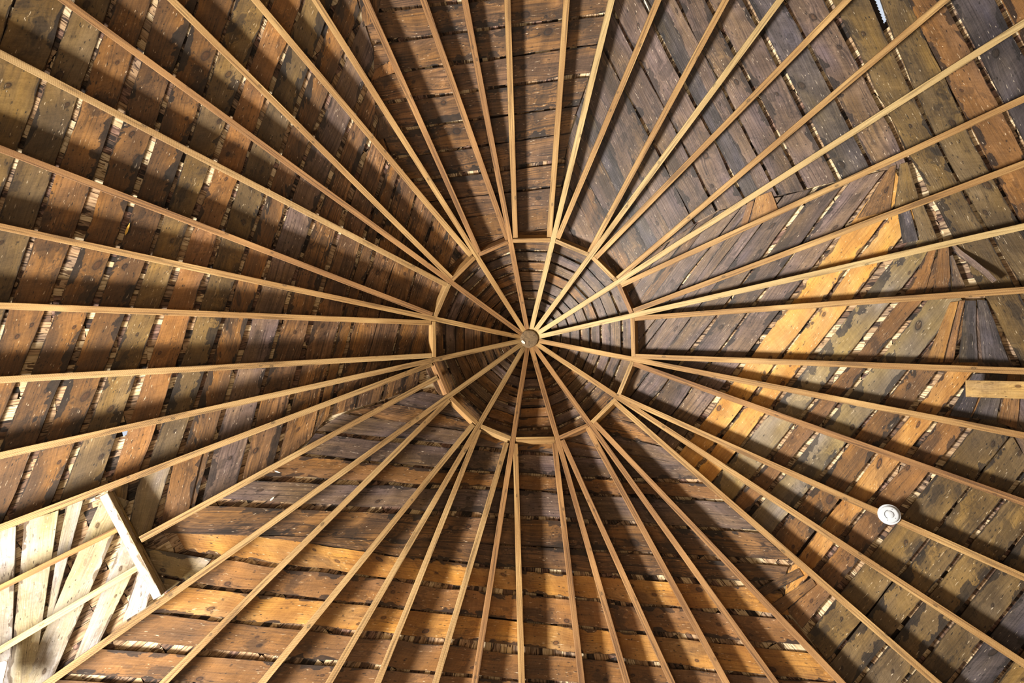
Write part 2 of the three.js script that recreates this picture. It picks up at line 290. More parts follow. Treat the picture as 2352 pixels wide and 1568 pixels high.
facet(ceilings.bottom, 'x', [HUB, ...S4, [800, 1900], ...[...S5B].reverse()], [
  ['umber', { 660: [720, 770], 1240: [890, 915] }], ['umber', { 660: [776, 822], 1240: [920, 958] }], ['purple', { 660: [828, 874], 1240: [962, 996] }], ['umber', { 660: [880, 925], 1240: [1000, 1016] }], ['purple', { 660: [932, 980], 1240: [1018, 1036] }], ['purple', { 660: [988, 1034], 1240: [1047, 1085], 1590: [1062, 1098] }], ['rust', { 660: [1044, 1092], 1240: [1096, 1123], 1590: [1111, 1141] }], ['purple', { 660: [1107, 1151], 1240: [1134, 1182], 1590: [1150, 1204] }],
  ['umber', { 660: [1170, 1229], 1240: [1197, 1252], 1590: [1216, 1271] }], ['umber', { 660: [1232, 1240], 1240: [1259, 1304], 1590: [1285, 1324] }], ['amber', { 660: [1243, 1294], 1240: [1315, 1360], 1590: [1343, 1391] }], ['rust', { 660: [1307, 1363], 1240: [1373, 1426], 1590: [1404, 1457] }],
  ['amber', { 660: [1374, 1431], 1240: [1435, 1487], 1590: [1473, 1526] }], ['rust', { 660: [1445, 1505], 1240: [1507, 1560], 1590: [1540, 1592] }], ['rust', { 660: [1524, 1581], 1240: [1571, 1630], 1590: [1602, 1664] }], ['rust', { 660: [1598, 1660], 1240: [1644, 1704], 1590: [1678, 1742] }],
], .1, -300, 2100);
// fillers where the fields meet
{
  const R = ceilings.right, L = ceilings.left, B = ceilings.bottom, U = ceilings['upper right'];
  for (const [g, k, ...q] of [
    [R, 'amber', [2183, 694], [2126, 832], [2201, 692], [2166, 832]], [R, 'rust', [2204, 690], [2169, 832], [2215, 690], [2190, 832]], [R, 'slate', [2218, 690], [2200, 832], [2240, 690], [2246, 832]], [R, 'slate', [2244, 688], [2258, 832], [2266, 690], [2318, 832]],
    [R, 'slate', [2236, 858], [2180, 955], [2268, 858], [2228, 960]], [R, 'slate', [2278, 858], [2234, 960], [2310, 858], [2288, 965]], [R, 'brown', [2314, 858], [2292, 970], [2346, 858], [2336, 985]],
    [R, 'rust', [2134, 570], [2080, 675], [2153, 568], [2125, 672]], [R, 'rust', [2156, 568], [2142, 672], [2178, 562], [2186, 668]], [R, 'purple', [2181, 588], [2188, 664], [2188, 585], [2218, 660]],
    [R, 'brown', [2043, 384], [1968, 502], [2060, 378], [2044, 484]], [R, 'olive', [2065, 378], [2056, 478], [2084, 372], [2112, 460]],
    [R, 'slate', [2062, 482], [2076, 558], [2086, 470], [2108, 552]], [R, 'olive', [2090, 466], [2114, 550], [2118, 462], [2158, 560]],
    [R, 'amber', [1736, 452], [1720, 515], [1772, 440], [1788, 482]], [R, 'rust', [1716, 466], [1702, 520], [1731, 460], [1716, 516]],
    [B, 'brown', [1834, 1304], [1738, 1352], [1846, 1322], [1746, 1374]], [B, 'brown', [1864, 1326], [1770, 1388], [1874, 1344], [1790, 1412]],
    [L, 'rust', [862, 160], [852, 185], [905, 135], [912, 165]], [L, 'umber', [872, 270], [864, 325], [890, 262], [915, 305]],
    [L, 'olive', [262, 1112], [256, 1182], [299, 1098], [280, 1196]], [L, 'palegrey', [326, 1078], [286, 1240], [393, 1066], [338, 1246]], [L, 'rust', [398, 1066], [368, 1208], [466, 1036], [432, 1176]],
    [B, 'palegrey', [322, 1256], [486, 1284], [344, 1312], [440, 1334]], [B, 'palegrey', [356, 1322], [416, 1334], [372, 1362], [394, 1352]],
    [L, 'pale', [-46, 1232], [-70, 1640], [36, 1208], [22, 1640]], [L, 'pale', [56, 1198], [14, 1640], [134, 1172], [66, 1640]], [L, 'pale', [150, 1164], [104, 1430], [191, 1148], [118, 1425]],
    [L, 'pale', [240, 1128], [22, 1640], [296, 1150], [84, 1640]], [L, 'pale', [292, 1215], [166, 1525], [330, 1262], [228, 1475]], [L, 'pale', [322, 1292], [280, 1430], [352, 1330], [336, 1395]],
    [ceilings.top, 'umber', [818, -60], [834, 62], [884, -66], [868, 48]],
  ]) quadPlank(g, ...q, k === 'palegrey' ? 'grey' : k, k === 'palegrey' ? { n: 0 } : {});
}
// the innermost boards: short lengths from long rafter to long rafter, ring after ring round the hub
const MAINS = [[147, 0], [725, 0], [1068, 0], [1405, 0], [1792, 0], [2352, 53], [2352, 520], [2352, 1000], [2352, 1523], [1781, 1568], [1441, 1568], [1091, 1568], [756, 1568], [111, 1568], [0, 1046], [0, 520]];
const mainAngle = MAINS.map(([x, y]) => Math.atan2(y - HUB[1], x - HUB[0]));          // clockwise in the picture
{
  const rad = [30, 50, 70, 92, 114, 136, 159, 182, 206, 232, 258], r = rng(55);
  const pt = (k, rho) => { const i = ((k % 16) + 16) % 16, a = mainAngle[i], c = rho / 232, cx = mix(HUB[0], RING[0], c), cy = mix(HUB[1], RING[1], c); return [cx + Math.cos(a) * rho, cy + Math.sin(a) * rho]; };
  for (let j = 0; j < rad.length - 1; j++) {
    let k = Math.floor(r() * 16); const end = k + 16;
    while (k < end) {
      const len = Math.min(end - k, j < 3 ? 1 : 1 + Math.floor(r() * 3)), gi = (k % 16), A = [], B = [], gap = r() < .45 ? 4.5 : 1.4;
      const south = gi >= 10 && gi <= 10 && j > 5, off = (r() - .5) * 2;
      for (let q = 0; q < len; q++) for (let s = 0; s <= 4; s++) { if (q && !s) continue; A.push(lerp2(pt(k + q, rad[j] + gap + off), pt(k + q + 1, rad[j] + gap + off), s / 4)); B.push(lerp2(pt(k + q, rad[j + 1] - .8), pt(k + q + 1, rad[j + 1] - .8), s / 4)); }
      plank(ceilings.centre, A, B, south ? 'rust' : (k % 16 > 2 && k % 16 < 8) ? (r() < .75 ? 'purple' : 'brown') : r() < .8 ? 'umber' : 'purple', { wob: .7, off: r() * .004 });
      k += len;
    }
  }
}

// ---------------------------------------------------------------- shakes behind the boards, seen in the gaps
const HOLES = [[[2006, -30], [2018, -30], [2025, 0], [2037, 46], [2031, 54], [2010, 0]], [[277, 984], [296, 976], [300, 990], [284, 1003]]];   // two gaps that let the sky through
{
  const r = rng(91), list = {};
  const OFF = RAFTER_D + T_PLANK + .010;
  const facetOf = p => { const a = Math.atan2(p[1] - HUB[1], p[0] - HUB[0]) * 180 / Math.PI; return Math.hypot(p[0] - HUB[0], p[1] - HUB[1]) < 235 ? 'centre' : a > -128 && a < -70 ? 'top' : a >= -70 && a < -24 ? 'upper right' : a >= -24 && a < 42 ? 'right' : a >= 42 && a < 152 ? 'bottom' : 'left'; };
  for (let c = 0, r0 = .2; r0 < 4.0; c++, r0 += .15) {
    let phi = r() * .1; const full = phi + Math.PI * 2;
    while (phi < full) {
      const w = (.034 + r() * r() * .085) , dphi = Math.min(w / (r0 + .05), full - phi), p0 = phi + .001 / r0, p1 = phi + dphi - .0015 / r0, ra = r0 + .002, rb = r0 + .152; phi += dphi;
      let seen = 0, hole = false; const mid = toPixel(coneAt((p0 + p1) / 2, (ra + rb) / 2, OFF));
      if (mid[0] < -200 || mid[0] > W + 200 || mid[1] < -200 || mid[1] > H + 200) { r(); continue; }
      for (let i = 0; i <= 3; i++) for (let j = 0; j <= 6; j++) { const q = toPixel(coneAt(mix(p0, p1, i / 3), mix(ra, rb, j / 6), OFF)), x = Math.round((q[0] + COVER_O) / 2), y = Math.round((q[1] + COVER_O) / 2); if (x >= 0 && y >= 0 && x < COVER_W && y < COVER_H && !covered[y * COVER_W + x]) seen++; if (HOLES.some(h => inside(q, h))) hole = true; }
      if (!seen || hole) continue;
      const lift = OFF + r() * .008, sk = (r() - .5) * .02, pts = [[p0, ra], [p1, ra + sk], [p1, rb + sk], [p0, rb]], lo = pts.map(([a, q]) => coneAt(a, q, lift)), hi = pts.map(([a, q]) => coneAt(a, q, lift + .007));
      const pos = [], uv = [], idx = []; const add = (q, t) => { const b = pos.length / 3; for (let i = 0; i < 4; i++) { pos.push(q[i].x, q[i].y, q[i].z); uv.push(...t[i]); } idx.push(b, b + 2, b + 1, b, b + 3, b + 2); };
      const u0 = r(), v0 = r(), wu = w / .13, T = [[u0, v0], [u0 + wu, v0], [u0 + wu, v0 + .8], [u0, v0 + .8]], E = [[u0, v0], [u0 + wu, v0], [u0 + wu, v0 + .05], [u0, v0 + .05]];
      add([lo[0], lo[3], lo[2], lo[1]], [T[0], T[3], T[2], T[1]]); add([hi[0], hi[1], hi[2], hi[3]], T); for (let i = 0; i < 4; i++) { const n = (i + 1) % 4; add([lo[i], lo[n], hi[n], hi[i]], E); }
      const g = new THREE.BufferGeometry(); g.setAttribute('position', new THREE.Float32BufferAttribute(pos, 3)); g.setAttribute('uv', new THREE.Float32BufferAttribute(uv, 2)); g.setIndex(idx); const gg = g.toNonIndexed(); gg.computeVertexNormals();
      const z = r(), m = z < .3 ? 0 : z < .55 ? 1 : z < .75 ? 2 : z < .85 ? 3 : z < .95 ? 4 : 5, inFrame = mid[0] > 0 && mid[0] < W && mid[1] > 0 && mid[1] < H ? 1 : .1;
      (list[facetOf(mid)] ??= []).push({ g: gg, m, size: seen * w * inFrame });
    }
  }
  for (const [f, L] of Object.entries(list)) {
    L.sort((a, b) => b.size - a.size);
    for (const s of L.slice(0, 300)) put('shingle', s.g, shakeMats[s.m], ceilings[f]);
    for (let m = 0; m < shakeMats.length; m++) { const q = L.slice(300).filter(s => s.m === m).map(s => s.g); if (q.length) put('shingles', mergeGeometries(q), shakeMats[m], ceilings[f], { kind: 'stuff' }); }
  }
}
// tight outer skin of the roof, open only at the two holes
{
  const pos = [], OFF = RAFTER_D + T_PLANK + .034, rec = (p0, p1, r0, r1, d) => {
    if (d < 9) { const q = [coneAt(p0, r0, OFF), coneAt(p1, r0, OFF), coneAt(p1, r1, OFF), coneAt(p0, r1, OFF)].map(toPixel), xs = q.map(v => v[0]), ys = q.map(v => v[1]);
      for (const h of HOLES) { const hx = h.map(v => v[0]), hy = h.map(v => v[1]); if (Math.max(...xs) > Math.min(...hx) && Math.min(...xs) < Math.max(...hx) && Math.max(...ys) > Math.min(...hy) && Math.min(...ys) < Math.max(...hy)) { if (Math.max(...xs) - Math.min(...xs) < 5) { if (inside([(Math.max(...xs) + Math.min(...xs)) / 2, (Math.max(...ys) + Math.min(...ys)) / 2], h)) return; break; } const pm = (p0 + p1) / 2, rm = (r0 + r1) / 2; rec(p0, pm, r0, rm, d + 1); rec(pm, p1, r0, rm, d + 1); rec(p0, pm, rm, r1, d + 1); rec(pm, p1, rm, r1, d + 1); return; } } }
    for (const [o, s] of [[OFF, 1], [OFF + .02, -1]]) { const q = [coneAt(p0, r0, o), coneAt(p1, r0, o), coneAt(p1, r1, o), coneAt(p0, r1, o)]; for (const i of s > 0 ? [0, 1, 2, 0, 2, 3] : [0, 2, 1, 0, 3, 2]) pos.push(q[i].x, q[i].y, q[i].z); }
  };
  const N = 96; for (let i = 0; i < N; i++) for (let j = 0; j < 12; j++) rec(i / N * 6.28319, (i + 1) / N * 6.28319, j * .36, (j + 1) * .36, 0);
  const g = new THREE.BufferGeometry(); g.setAttribute('position', new THREE.Float32BufferAttribute(pos, 3)); g.computeVertexNormals(); g.setAttribute('uv', new THREE.Float32BufferAttribute(new Float32Array(pos.length / 3 * 2), 2));
  put('ceiling', g, new THREE.MeshStandardMaterial({ color: new THREE.Color(.035, .025, .02), roughness: .9 }), scene, { kind: 'structure', label: 'dark outer skin of the round roof behind the boards' });
}

// ---------------------------------------------------------------- rafters
function beamGeometry(L, h, w, u0, v0, seg = 1, rad = .0025) {
  const g = new RoundedBoxGeometry(L, h, w, seg, rad), p = g.attributes.position, n = g.attributes.normal, uv = g.attributes.uv;
  for (let i = 0; i < p.count; i++) uv.setXY(i, p.getX(i) / 2 + u0, (Math.abs(n.getY(i)) > .6 ? p.getZ(i) : p.getY(i)) / .125 + v0);
  return g;
}
// a timber from P to Q (middle of its lower face), standing on edge square to the roof
function timber(name, P, Q, h, w, mat, data, seed, parent = scene, nrm) {
  const r = rng(seed), d = Q.clone().sub(P), L = d.length(); d.normalize();
  const mid = P.clone().add(Q).multiplyScalar(.5), up = nrm ? nrm.clone() : coneNormal(mid); up.addScaledVector(d, -up.dot(d)).normalize();
  const side = new THREE.Vector3().crossVectors(d, up), m = new THREE.Matrix4().makeBasis(d, up, side).setPosition(mid.clone().addScaledVector(up, h / 2));
  const o = put(name, beamGeometry(L, h, w, r() * 4, r()), mat, parent, data); o.applyMatrix4(m); return o;
}
const JACKS = [ // [inner end, far point, along the long rafter number, side]
  [[1039, 641], [396, 0]], [[1082, 586.5], [587, 0]], [[1099.6, 580], [841, 0]], [[1166.5, 550], [973, 0]], [[1184, 546], [1166, 0]], [[1262, 545], [1302, 0]], [[1281, 548], [1512, 0]], [[1354, 580], [1667, 0]], [[1367, 593], [1946, 0]], [[1418, 640], [2171, 0]],
  [[1426, 655], [2352, 227]], [[1454.5, 714], [2352, 376]], [[1457, 731], [2352, 666]], [[1456, 818], [2352, 852]], [[1453, 834], [2352, 1153]], [[1421, 909], [2352, 1325]], [[1410, 921], [2153, 1568]], [[1365, 970], [1934, 1568]], [[1350, 981], [1669, 1568]], [[1291, 1010], [1544, 1568]],
  [[1274, 1017], [1337, 1568]], [[1184, 1018], [1199, 1568]], [[1164, 1016], [1001, 1568]], [[1101, 985], [868, 1568]], [[1087.5, 974], [602, 1568]], [[1032, 917], [376, 1568]], [[1006, 866], [322, 1239]], [[993, 835], [0, 1212]], [[992, 816], [0, 872]], [[991, 741], [0, 701.5]], [[994, 723], [0, 341]], [[1028, 655], [0, 122]],
];
function exitOf([x, y]) { return y <= 0 ? 'top' : y >= H ? 'bottom' : x <= 0 ? 'left' : x >= W ? 'right' : 'in'; }
const all = [...MAINS.map((m, i) => ({ far: m, near: HUB, main: true, i })), ...JACKS.map(([n, f], i) => ({ far: f, near: n, main: false, i }))];
const ORD = ['first', 'second', 'third', 'fourth', 'fifth', 'sixth', 'seventh', 'eighth', 'ninth', 'tenth', 'eleventh', 'twelfth', 'thirteenth', 'fourteenth', 'fifteenth', 'sixteenth'];
for (const side of ['top', 'right', 'bottom', 'left']) {
  const L = all.filter(a => exitOf(a.far) === side).sort((a, b) => side === 'top' || side === 'bottom' ? a.far[0] - b.far[0] : a.far[1] - b.far[1]);
  L.forEach((a, i) => { a.label = `${a.main ? 'long tan rafter running from the hub' : 'tan rafter starting at the ring'} to the ${side} edge, ${ORD[i]} there ${side === 'top' || side === 'bottom' ? 'from the left' : 'from the top'}`; });
}
for (const a of all) if (!a.label) a.label = 'tan rafter from the ring that stops at the whitish beam at lower left';
all.forEach((a, i) => {
  const far = onCone(a.far[0], a.far[1]), ends = exitOf(a.far) === 'in'; let near;
  if (a.main) { const c = new THREE.Vector3(AX, EYE + HA, AZ), d = far.clone().sub(c); d.normalize(); near = c.clone().addScaledVector(d, .088); }
  else near = onCone(a.near[0], a.near[1]);
  const d = far.clone().sub(near).normalize();
  // on to the eave
  let Q = far.clone(); if (!ends) while (Math.hypot(Q.x - AX, Q.z - AZ) < EAVE_R - .12) Q.addScaledVector(d, .02);
  const ang = Math.atan2(a.far[1] - HUB[1], a.far[0] - HUB[0]) * 180 / Math.PI, r = rng(i * 71 + 3)();
  const sawn = ang > 100 && ang < 180 || ang < -150 && r < .4;
  const m = a.main && ang > -85 && ang < 0 ? 3 : sawn ? 2 : r < .45 ? 0 : r < .8 ? 1 : 0;
  timber('rafter', near, Q, RAFTER_D, RAFTER_W, rafterMats[m], { label: a.label, category: 'rafter', group: a.main ? 'long rafters that meet at the hub' : 'rafters that start at the ring' }, 400 + i);
});
// the ring of short blocks between the long rafters
const nodes = MAINS.map((m, i) => { const a = mainAngle[i], c = Math.cos(a), s = Math.sin(a); let t = 200; const dx = HUB[0] - RING[0], dy = HUB[1] - RING[1], b = dx * c + dy * s, k = dx * dx + dy * dy - 233 * 233; t = -b + Math.sqrt(b * b - k); return onCone(HUB[0] + c * t, HUB[1] + s * t); });
nodes.forEach((p, i) => {
  const q = nodes[(i + 1) % 16], d = q.clone().sub(p).normalize(), P = p.clone().addScaledVector(d, .022), Q = q.clone().addScaledVector(d, -.022), k = (i + 14) % 16;
  timber('ring_block', P, Q, .088, .036, rafterMats[[0, 1, 0, 2][i % 4]], { label: `short tan block of the centre ring, ${k ? ORD[k - 1] + ' clockwise from the topmost one' : 'the topmost one'}`, category: 'block', group: 'blocks of the centre ring' }, 700 + i);
});
// hub: end of a round log
{
  const g = group('hub', { label: 'round log end at the centre where the long rafters meet', category: 'hub' }, new THREE.Vector3(AX, EYE + HA - .075, AZ));
  const R = .083, pts = [[0, 0], [R * .6, .001], [R - .006, .002], [R, .008], [R, .26], [0, .26]].map(([x, y]) => new THREE.Vector2(x, y));
  const geo = new THREE.LatheGeometry(pts, 40), p = geo.attributes.position, uv = geo.attributes.uv;
  for (let i = 0; i < p.count; i++) { const a = Math.atan2(p.getZ(i), p.getX(i)), k = 1 + .02 * Math.sin(a * 3 + 1) + .015 * Math.sin(a * 7); p.setX(i, p.getX(i) * k); p.setZ(i, p.getZ(i) * k); uv.setXY(i, p.getX(i) / .2 + .5, p.getZ(i) / .2 + .5); }
  geo.computeVertexNormals();
  const S = 256, col = new Uint8Array(S * S * 4);
  for (let j = 0; j < S; j++) for (let i = 0; i < S; i++) { const x = i / S - .5, y = j / S - .5, d = Math.hypot(x, y), n = fbm(x * 14, y * 14, 3, 4), ringv = .5 + .5 * Math.sin(d * 150 + n * 6), crack = smooth(.03, 0, Math.abs(fbm(Math.atan2(y, x) * 2.2, d * 2, 8, 2) - .5)) * .4, q = (j * S + i) * 4, t = n * .7 + ringv * .15; col[q] = mix(128, 70, t) * (1 - crack); col[q + 1] = mix(106, 56, t) * (1 - crack); col[q + 2] = mix(76, 38, t) * (1 - crack); col[q + 3] = 255; }
  const t = tex(col, S, S, true); put('log', geo, new THREE.MeshStandardMaterial({ map: t, bumpMap: t, bumpScale: .003, roughness: .85 }), g);
  const chip = new THREE.ExtrudeGeometry(new THREE.Shape([[0, 0], [.03, .006], [.034, .02], [.012, .022], [-.004, .012]].map(v => new THREE.Vector2(...v))), { depth: .006, bevelEnabled: true, bevelSize: .002, bevelThickness: .002, bevelSegments: 1 });
  const c = put('chip', chip, new THREE.MeshStandardMaterial({ color: 0xe9dcc2, roughness: .8 }), g, { label: 'torn pale chip of wood' }); c.rotation.set(-Math.PI / 2, 0, .5); c.position.set(-.062, -.004, -.012);
}

// ---------------------------------------------------------------- dormer framing on the lower left
const whiteWood = new THREE.MeshStandardMaterial({ map: woods.pale[0].map, bumpMap: woods.pale[0].bump, bumpScale: .001, roughness: .7 });
{
  const P = onCone(238, 1136), Q = onCone(362, 1372);
  const ra = Math.atan2(P.z + Q.z - 2 * AZ, P.x + Q.x - 2 * AX), lean = new THREE.Vector3(Math.cos(ra) * .34, .94, Math.sin(ra) * .34);
  timber('dormer_header', P, Q, .116, .05, whiteWood, { label: 'whitish beam across the bay at the lower left, heading the dormer', category: 'beam' }, 801, scene, lean);
  const cleat = (a, b, label) => timber('cleat', onCone(...a, .02), onCone(...b, .02), .06, .024, new THREE.MeshStandardMaterial({ map: rafterMaps[3], color: 0xfff0d8, roughness: .7 }), { label, category: 'cleat', group: 'cleats along the dormer header' }, 810 + a[0]);
  cleat([260, 1190], [287, 1238], 'short cream cleat on the whitish beam, above the yellow rafter end');
  cleat([304, 1274], [333, 1328], 'short cream cleat on the whitish beam, just above the pale rafter end');
  const ext = (a, b) => { const p = onCone(...a), q = onCone(...b), d = q.clone().sub(p).normalize(); while (Math.hypot(q.x - AX, q.z - AZ) < EAVE_R - .12) q.addScaledVector(d, .02); return [p, q]; };
  timber('dormer_rafter', ...ext([268, 1216], [0, 1350]), .07, .034, new THREE.MeshStandardMaterial({ map: rafterMaps[0], color: 0xd4c8b4, roughness: .7 }), { label: 'yellowish thin rafter over white boards, upper of the two past the beam', category: 'rafter', group: 'short rafters of the dormer' }, 820);
  timber('dormer_rafter', ...ext([318, 1302], [0, 1492]), .07, .038, new THREE.MeshStandardMaterial({ map: rafterMaps[3], roughness: .7 }), { label: 'pale thin rafter over white boards, lower of the two past the beam', category: 'rafter', group: 'short rafters of the dormer' }, 821);
}
// ---------------------------------------------------------------- things fixed to the roof
{ // smoke detector under a rafter
  const p = onCone(2042, 1181, -.002), n = coneNormal(p).negate(), g = group('smoke_detector', { label: 'round white smoke detector fixed under a rafter on the right', category: 'smoke detector' }, p);
  g.quaternion.setFromUnitVectors(new THREE.Vector3(0, 1, 0), n);
  const white = new THREE.MeshPhysicalMaterial({ color: new THREE.Color(.50, .55, .60), roughness: .4, clearcoat: .3 }), dark = new THREE.MeshStandardMaterial({ color: 0x55585c, roughness: .6 });
  const lathe = (pts, seg = 56) => new THREE.LatheGeometry(pts.map(q => new THREE.Vector2(...q)), seg);
  put('base_plate', lathe([[0, 0], [.060, 0], [.066, .003], [.066, .010], [.063, .014], [.059, .012], [0, .012]]), white, g);
  put('cover', lathe([[.056, .010], [.055, .020], [.051, .026], [.044, .028], [0, .0285]]), white, g);
  put('button', lathe([[.024, .027], [.024, .031], [.021, .034], [.010, .036], [0, .036]], 40), white, g);
  const slot = new THREE.TorusGeometry(.028, .0022, 8, 30, 2.4); slot.rotateX(Math.PI / 2); const s = put('slot', slot, dark, g); s.position.y = .028; s.rotation.y = 2.0;
  for (const [x, z] of [[.018, .034], [-.036, .012], [-.02, -.034]]) { const h = put('vent_hole', new THREE.CylinderGeometry(.0022, .0022, .003, 12), dark, g); h.position.set(x, .0285, z); }
}
{ // short board nailed across below the rafters at the right edge
  const P = onCone(2218, 892, -.012), Q = onCone(2330, 895, -.012); Q.addScaledVector(Q.clone().sub(P).normalize(), .6); const nn = coneNormal(P);
  timber('tie_board', P.addScaledVector(nn, -.022), Q.addScaledVector(nn, -.022), .03, .108, new THREE.MeshStandardMaterial({ map: woods.pale[1].map, bumpMap: woods.pale[1].bump, bumpScale: .001, roughness: .65, color: new THREE.Color(.95, .72, .42) }), { label: 'short yellowish board nailed under the rafters at the right edge', category: 'board' }, 830);
}
{ // split strip of board hanging loose
  const A = [[2186, 566], [2200, 588], [2226, 606], [2258, 630], [2279, 650]], B = [[2193, 562], [2212, 578], [2240, 598], [2270, 622], [2290, 643]], lift = [.0, -.012, -.03, -.05, -.065], pos = [], uv = [], idx = [];
  const off = RAFTER_D - .008; A.forEach((a, i) => { for (const [q, e, v] of [[a, 0, 0], [B[i], 0, 1], [B[i], .014, 1], [a, .014, 0]]) { const p = onCone(q[0], q[1], off + lift[i] + e); pos.push(p.x, p.y, p.z); uv.push(i * .05, v); } });
  for (let i = 0; i < A.length - 1; i++) for (let k = 0; k < 4; k++) { const a = i * 4 + k, b = i * 4 + (k + 1) % 4; idx.push(a, b, b + 4, a, b + 4, a + 4); } idx.push(0, 3, 2, 0, 2, 1, 16, 17, 18, 16, 18, 19);
  let g = new THREE.BufferGeometry(); g.setAttribute('position', new THREE.Float32BufferAttribute(pos, 3)); g.setAttribute('uv', new THREE.Float32BufferAttribute(uv, 2)); g.setIndex(idx); g = g.toNonIndexed(); g.computeVertexNormals();
  put('loose_strip', g, plankMaterial('purple', 1), scene, { label: 'brown split strip of board hanging loose between two rafters at right', category: 'board' });
}
{ // edge of a pale sheet at the lower left corner
  const out = [[-70, 1532], [-10, 1526], [6, 1521], [14, 1518], [12, 1536], [7, 1556], [3, 1580], [0, 1610], [-70, 1610]], off = -.05, n = out.length, low = out.map(q => onCone(...q, off)), top = out.map(q => onCone(...q, off + .006)), pos = [], tri = (...v) => v.forEach(p => pos.push(p.x, p.y, p.z));
  for (let i = 1; i < n - 1; i++) { tri(low[n - 1], low[i - 1], low[i]); tri(top[n - 1], top[i], top[i - 1]); } for (let i = 0; i < n; i++) { const j = (i + 1) % n; tri(low[i], top[i], top[j]); tri(low[i], top[j], low[j]); }
  const g = new THREE.BufferGeometry(); g.setAttribute('position', new THREE.Float32BufferAttribute(pos, 3)); g.computeVertexNormals(); const grp = group('sheet', { label: 'pale blue-grey sheet with a white rim in the lower left corner', category: 'sheet' });
  put('panel', g, new THREE.MeshStandardMaterial({ color: new THREE.Color(.5, .56, .66), roughness: .5 }), grp);
  put('rim', new THREE.TubeGeometry(new THREE.CatmullRomCurve3(low.slice(0, 8)), 40, .006, 8), new THREE.MeshStandardMaterial({ color: 0xf4f4f4, roughness: .4 }), grp);
}
for (const [a, b, w, off, col, label] of [ // torn splinters that stick out below the boards
  [[287, 541], [298, 511], .013, RAFTER_D - .006, 0xf0c860, 'yellow splinter hanging from a gap between boards on the left'],
  [[1478, -4], [1492, 26], .006, RAFTER_D - .01, 0xf4ead2, 'thin pale splinter beside a rafter at the top edge'],
  [[630, 1081], [644, 1085], .006, RAFTER_D - .01, 0xf0ead8, 'small white splinter below the boards at the lower left'],
  [[620, 1150], [630, 1140], .010, RAFTER_D - .008, 0xe8d8b0, 'cream flake of wood curling from a dark board at lower left'],
]) {
  const P = onCone(a[0], a[1], off), Q = onCone(b[0], b[1], off - .01), L = P.distanceTo(Q), s = new THREE.Shape([[0, 0], [L * .3, w * .5], [L * .7, w * .45], [L, .001], [L * .6, -w * .4], [L * .25, -w * .5]].map(v => new THREE.Vector2(...v)));
  const geo = new THREE.ExtrudeGeometry(s, { depth: .003, bevelEnabled: true, bevelSize: .0008, bevelThickness: .0008, bevelSegments: 1 }), d = Q.clone().sub(P).normalize(), up = coneNormal(P); up.addScaledVector(d, -up.dot(d)).normalize();
  const o = put('splinter', geo, new THREE.MeshStandardMaterial({ color: col, roughness: .8 }), scene, { label, category: 'splinter' }); o.applyMatrix4(new THREE.Matrix4().makeBasis(d, new THREE.Vector3().crossVectors(up, d), up).setPosition(P));
}

